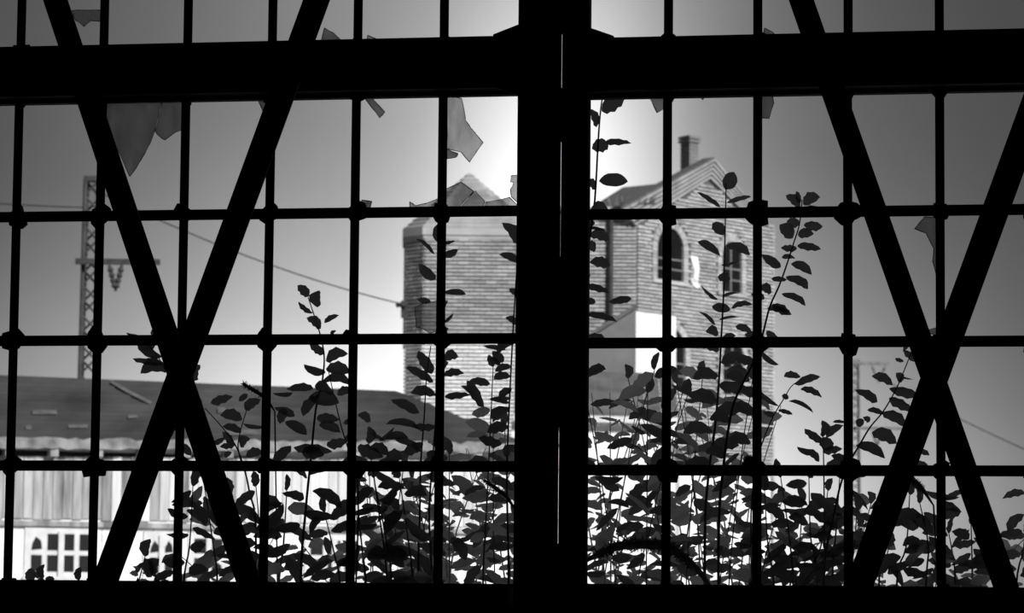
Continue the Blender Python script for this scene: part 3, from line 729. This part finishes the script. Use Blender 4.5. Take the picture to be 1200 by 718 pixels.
# low shrubs in the right-hand corner
s = Shrub('low_shrub', 'low shrub with big drooping leaves below the brace foot', 1080, .5)
s.shoot([(1050, 700), (1062, 640), (1066, 580)], 16, (26, 44), (8, 14)); s.shoot([(1085, 700), (1088, 640), (1078, 590)], 15, (26, 42), (8, 13))
s.leaf((1070,622), (1072,594), 21); s.leaf((1085,575),(1125,580),9); s.leaf((1100,590),(1126,602),8); s.leaf((1105,605),(1128,598),11); s.leaf((1080,575),(1060,560),8); s.leaf((1108,585),(1132,577),6); s.leaf((1060,648),(1100,640),11); s.leaf((1040,672),(1065,660),9); s.leaf((1078,632),(1058,640),9)
s.shoot([(1030, 700), (1036, 665), (1042, 640)], 14, (24, 38), (7, 12))
s2 = Shrub('low_shrub', 'low shrub with clustered leaves at the foot of the outer glazing bars', 1150, .7)
s2.shoot([(1140, 700), (1139, 650), (1138, 615)], 9, (18, 30), (5, 11), stemmat=M_stem2); s2.shoot([(1120, 700), (1118, 660), (1112, 625)], 10, (20, 34), (6, 12)); s2.shoot([(1165, 700), (1160, 660), (1158, 630)], 8, (14, 26), (5, 11))
s2.shoot([(1190, 700), (1200, 640), (1205, 560)], 11, (20, 34), (6, 12)); s2.shoot([(1105, 700), (1098, 670), (1092, 648)], 10, (20, 34), (6, 12))
# left bay
s = Shrub('young_sapling', 'young sapling with drooping oval leaves rising above the shed roof', 368, .4)
s.stem([(352, 690), (358, 600), (364, 540), (370, 480), (377, 450), (380, 420), (376, 395), (369, 372), (361, 348)], .006, .0018)
s.stem([(420, 600), (410, 535), (400, 500), (391, 462), (384, 430)], .004, .0015)
for b, t, wd in (((362,347),(348,334),10),((372,360),(375,341),12),((366,367),(349,355),5),((376,385),(359,373),10),((380,378),(398,371),6),((388,393),(394,388),4),((379,415),(362,404),9),((382,423),(408,416),12),((382,432),(411,437),13),((381,437),(356,425),11),((377,447),(411,450),10),((367,455),(335,453),8),((369,452),(390,464),10),
                 ((343,460),(319,459),6),((362,465),(398,474),14),((372,463),(354,486),10),((371,490),(397,493),11),((374,497),(398,508),11),((345,488),(321,477),8),((334,478),(328,497),10),((334,494),(359,511),9),((344,524),(389,533),10),((354,530),(379,533),14),((383,522),(407,517),10),((341,522),(318,543),10),
                 ((395,462),(412,458),9),((402,495),(416,490),6),((404,512),(418,516),7),((362,556),(398,546),10),((360,560),(336,552),9),((366,575),(402,592),10),((356,585),(330,580),9),((356,600),(392,608),11),((352,615),(322,622),11)): s.leaf(b, t, wd)
s = Shrub('forked_shrub', 'forked shrub with round dark leaves before the shed roof, beside the brace', 275, .5)
s.stem([(300, 640), (292, 575), (284, 542), (275, 520), (260, 500), (240, 478)], .005, .0016); s.stem([(284, 545), (279, 525), (281, 508), (286, 490), (291, 474)], .003, .0015, ground=False)
for b, t, wd in (((247,472),(273,466),10),((284,491),(258,487),12),((283,506),(261,498),8),((287,480),(306,466),10),((285,496),(311,498),6),((272,519),(261,506),8),((250,520),(263,514),6),((276,520),(258,524),7),((282,524),(294,514),10),((288,534),(309,531),10),((263,535),(271,530),6),((280,470),(290,462),6),((237,474),(226,470),7)): s.leaf(b, t, wd)
s.shoot([(300, 700), (305, 640), (300, 570)], 12, (24, 38), (7, 13)); s.shoot([(255, 700), (250, 640), (238, 560)], 13, (24, 38), (7, 13)); s.shoot([(280, 700), (272, 640), (268, 580)], 14, (24, 40), (8, 14), pale=.4)
s.shoot([(325, 700), (332, 640), (336, 575)], 14, (26, 40), (8, 13), pale=.4, stemmat=M_stem2, r0=.009)
s = Shrub('brace_shrub', 'few curled leaves peeping around the brace crossing before the plank shed', 200, .3)
s.stem([(212, 690), (210, 600), (206, 500), (197, 440), (172, 400)], .005, .0016)
for b, t, wd in (((193,427),(156,414),8),((196,433),(166,438),15),((228,446),(236,428),14),((176,398),(148,393),7),((190,418),(158,400),8),((182,404),(165,412),6),((203,490),(195,516),6),((212,520),(224,534),8),((208,500),(190,512),7),((183,395),(178,386),8)): s.leaf(b, t, wd)
s.shoot([(214, 700), (222, 640), (226, 570)], 13, (22, 34), (7, 12))
s = Shrub('weed_clump', 'small ferny weed clump under the shed windows at the sill', 170, .35)
s.shoot([(160, 700), (163, 680), (170, 652)], 5, (8, 14), (3, 6)); s.leaf((172,676), (188,655), 15); s.leaf((180,680),(205,672),9); s.shoot([(190, 700), (188, 688), (182, 676)], 5, (10, 18), (4, 8)); s.shoot([(60, 705), (58, 695), (50, 678)], 5, (12, 20), (4, 9)); s.shoot([(85, 705), (86, 694), (92, 680)], 5, (12, 20), (4, 9)); s.shoot([(38, 705), (38, 695), (36, 682)], 6, (12, 20), (4, 9)); s.shoot([(140, 705), (138, 695), (132, 682)], 6, (12, 20), (4, 9))
s = Shrub('turret_shoot', 'shoot with pointed leaves rising along a glazing bar before the brick turret', 505, .45)
s.stem([(506, 690), (503, 600), (510, 500), (515, 420), (516, 340), (513, 258)], .005, .0018)
s.stem([(490, 690), (492, 600), (493, 545), (497, 490), (500, 440), (505, 405)], .005, .0018)
for b, t, wd in (((509,298),(485,283),6),((511,327),(490,311),10),((505,354),(489,351),7),((516,285),(534,284),5),((518,299),(537,294),7),((518,344),(546,347),4),((512,283),(516,261),9),((515,365),(524,352),6),((508,447),(473,435),10),((511,463),(482,458),9),((506,438),(492,408),12),((491,484),(458,468),10),((491,503),(454,493),9),((484,498),(512,501),7),((450,515),(429,503),5),((444,516),(461,499),6),((452,514),(478,511),8),((462,514),(493,531),8),
                 ((434,494),(419,486),9),((419,524),(448,536),13),((452,536),(472,538),13),((520,420),(538,419),11),((520,440),(544,436),8),((521,465),(552,466),9),((547,446),(572,476),11),((512,395),(526,385),10),((518,378),(530,366),5),((512,430),(526,424),8),((496,520),(470,528),10),((500,530),(520,540),10),((540,452),(562,473),4)): s.leaf(b, t, wd)
s.shoot([(430, 700), (424, 640), (418, 575)], 13, (24, 38), (7, 13)); s.shoot([(460, 700), (452, 630), (438, 560)], 12, (24, 38), (7, 13)); s.shoot([(484, 700), (478, 630), (468, 560)], 12, (24, 38), (7, 13))
s.shoot([(455, 700), (444, 600), (432, 520)], 14, (22, 34), (6, 12)); s.shoot([(400, 700), (392, 650), (380, 600)], 13, (22, 36), (7, 13), pale=.35)
s = Shrub('post_shoot', 'leafy shoot with large hanging leaves close beside the post, turret behind', 592, .3)
s.stem([(596, 690), (594, 560), (598, 450), (604, 340), (610, 260)], .005, .002)
for b, t, wd in (((608,285),(587,263),13),((608,307),(586,297),9),((604,400),(582,416),10),((590,424),(576,411),9),((587,427),(571,424),7),((597,472),(574,465),5),((606,345),(596,338),6),((598,440),(578,446),9),((600,455),(585,470),8),((598,478),(575,492),10),((596,500),(570,506),11),((592,410),(566,402),5),((606,380),(592,372),7),((588,520),(560,514),10),((592,535),(604,520),9)): s.leaf(b, t, wd)
s.shoot([(566, 700), (570, 600), (578, 430)], 14, (18, 30), (6, 11), y=.6, pale=.5)

# thickets either side of the post
def thicket(name, label, u0, u1, vtop, y0, y1, nsh, nstuff, seed):
    s = Shrub(name, label, (u0+u1)/2, (y0+y1)/2, seed=seed); r = s.r
    for i in range(nsh):
        u = u0+(u1-u0)*(i+.5)/nsh+r.uniform(-8, 8); top = vtop(u)+r.uniform(-14, 40); y = r.uniform(y0, y1); k = r.uniform(-60, 60)
        s.shoot([(u, 705), (u+k*.25, 705-(705-top)*.35), (u+k*.6, 705-(705-top)*.7), (u+k, top)], 15 if 705-top > 200 else 12.5, (20, 38), (5, 13), y=y, pale=.6, stemmat=M_stem2 if r.random() < .3 else M_stem, r0=.003)
    m = MB()
    for i in range(nstuff):
        u = r.uniform(u0-10, u1+10); t = vtop(u); v = t+25+(715-t-25)*(r.random()**.72); y = r.uniform(y1, y1+1.4); a = r.uniform(-1.0, 1.0)+r.choice((0, math.pi)); l = r.uniform(10, 28)
        P0, P1 = W(u, v, y), W(u+l*math.cos(a), v+l*math.sin(a)*.7+4, y+r.uniform(-.05, .05))
        mx = leaf_matrix(P0, P1, r.uniform(3, 9)*MPP, r); gv, gf = leaf_geo(r); b = len(m.v)
        m.v += [tuple(mx @ Vector(q)) for q in gv]; m.f += [tuple(b+k for k in q) for q in gf]
    for i in range(nstuff//26):
        u = r.uniform(u0, u1); y = r.uniform(y1, y1+1.4); k = r.uniform(-90, 90); t = vtop(u)+20
        m.tube([W(u, 720, y), W(u+k*.3, (720+t)/2, y), W(u+k, t, y)], [.004, .003, .0015], 4)
    tag(m.build('foliage', M_leaf2, s.e, True), kind='stuff')
    return s
def vt_left(u): return 575 if u < 430 else (535 if u < 520 else 505)
def vt_right(u): return 440 if u < 800 else (455 if u < 880 else 560)
thicket('thicket_shrub', 'dense tangled shrub filling the lower panes beside the post, shed behind', 430, 603, vt_left, .7, 1.6, 8, 260, 21)
thicket('thicket_shrub', 'dense tangled shrub filling the lower panes below the brick gable', 690, 890, vt_right, .7, 1.6, 10, 400, 22)
thicket('thicket_shrub', 'tangled low shrub before the white shed wall, between brace and sapling', 225, 425, lambda u: 610, .8, 1.5, 4, 50, 23)
thicket('thicket_shrub', 'thin tangled shrub at the sill, below the bushy shrub and brace', 895, 1015, lambda u: 585, .9, 1.6, 3, 50, 24)
thicket('thicket_shrub', 'sparse shrub behind the low shrubs, under the falling brace', 1030, 1170, lambda u: 635, .9, 1.5, 3, 40, 25)

# dry arching stalk and seed heads
st = tag(empty('dry_stalk', tuple(W(760, 690, .55)*1.0)), 'thick dark furry stalk arching across the thicket below the gable', 'plant stalk')
pts = [(676, 662), (700, 650), (722, 640), (748, 637), (772, 638), (792, 645), (810, 660), (824, 675), (836, 695)]
m = MB(); P = [W(u, v, .5) for u, v in pts]; m.tube(P, [.006, .010, .015, .018, .018, .016, .013, .010, .008], 7)
m.tube([P[-1], Vector((P[-1].x+.1, .5, .6)), Vector((P[-1].x+.12, .5, -.1))], [.008, .008, .009], 6); m.build('stalk', M_stem, st, True)
def bristles(m, P, r, n, rnd):
    for i in range(n):
        f = rnd.random()*(len(P)-1); k = int(f); p = P[k].lerp(P[min(k+1, len(P)-1)], f-k)
        d = Vector((rnd.uniform(-1, 1), rnd.uniform(-1, 1), rnd.uniform(-1, 1))).normalized(); q = d.orthogonal().normalized()*r*.16
        m.poly([p-q, p+q, p+d*r*rnd.uniform(.8, 1.3)])
m = MB(); bristles(m, P[1:7], .032, 600, random.Random(5)); tag(m.build('bristles', M_stem, st), kind='stuff')
for k, (pts, y, lb) in enumerate((([(285, 450), (296, 456), (312, 466), (322, 482)], .55, 'dark bristly seed head nodding over the shed roof'), ([(567, 562), (580, 571), (594, 582), (606, 600)], .5, 'dark bristly seed head nodding beside the post'), ([(1066, 560), (1076, 567), (1082, 574), (1094, 592)], .45, 'dark bristly seed head between the crossing braces'))):
    P = [W(u, v, y) for u, v in pts]; e = tag(empty('seed_head', (P[-1].x, y, -.1)), lb, 'seed head')
    m = MB(); m.tube(P+[Vector((P[-1].x+.03, y, 1.2)), Vector((P[-1].x+.05, y, -.1))], [.003, .007, .007, .003, .003, .003], 6); m.build('stalk', M_stem, e, True)
    m = MB(); bristles(m, P[:3], .016, 200, random.Random(9+k)); tag(m.build('bristles', M_stem, e), kind='stuff')
# tuft growing on the coping of the brick range
for k, u in enumerate((722, 758)):
    m = tuft_mesh(k, None); o = m.build('coping_weed', M_leaf); p = G(u, 243-4*k, 87.3); o.location = (p.x, p.y, zB+.12)
    tag(o, ('small weed tuft rooted on the brick coping near the drainpipe', 'small weed tuft rooted at the foot of the gable slope')[k], 'weed')
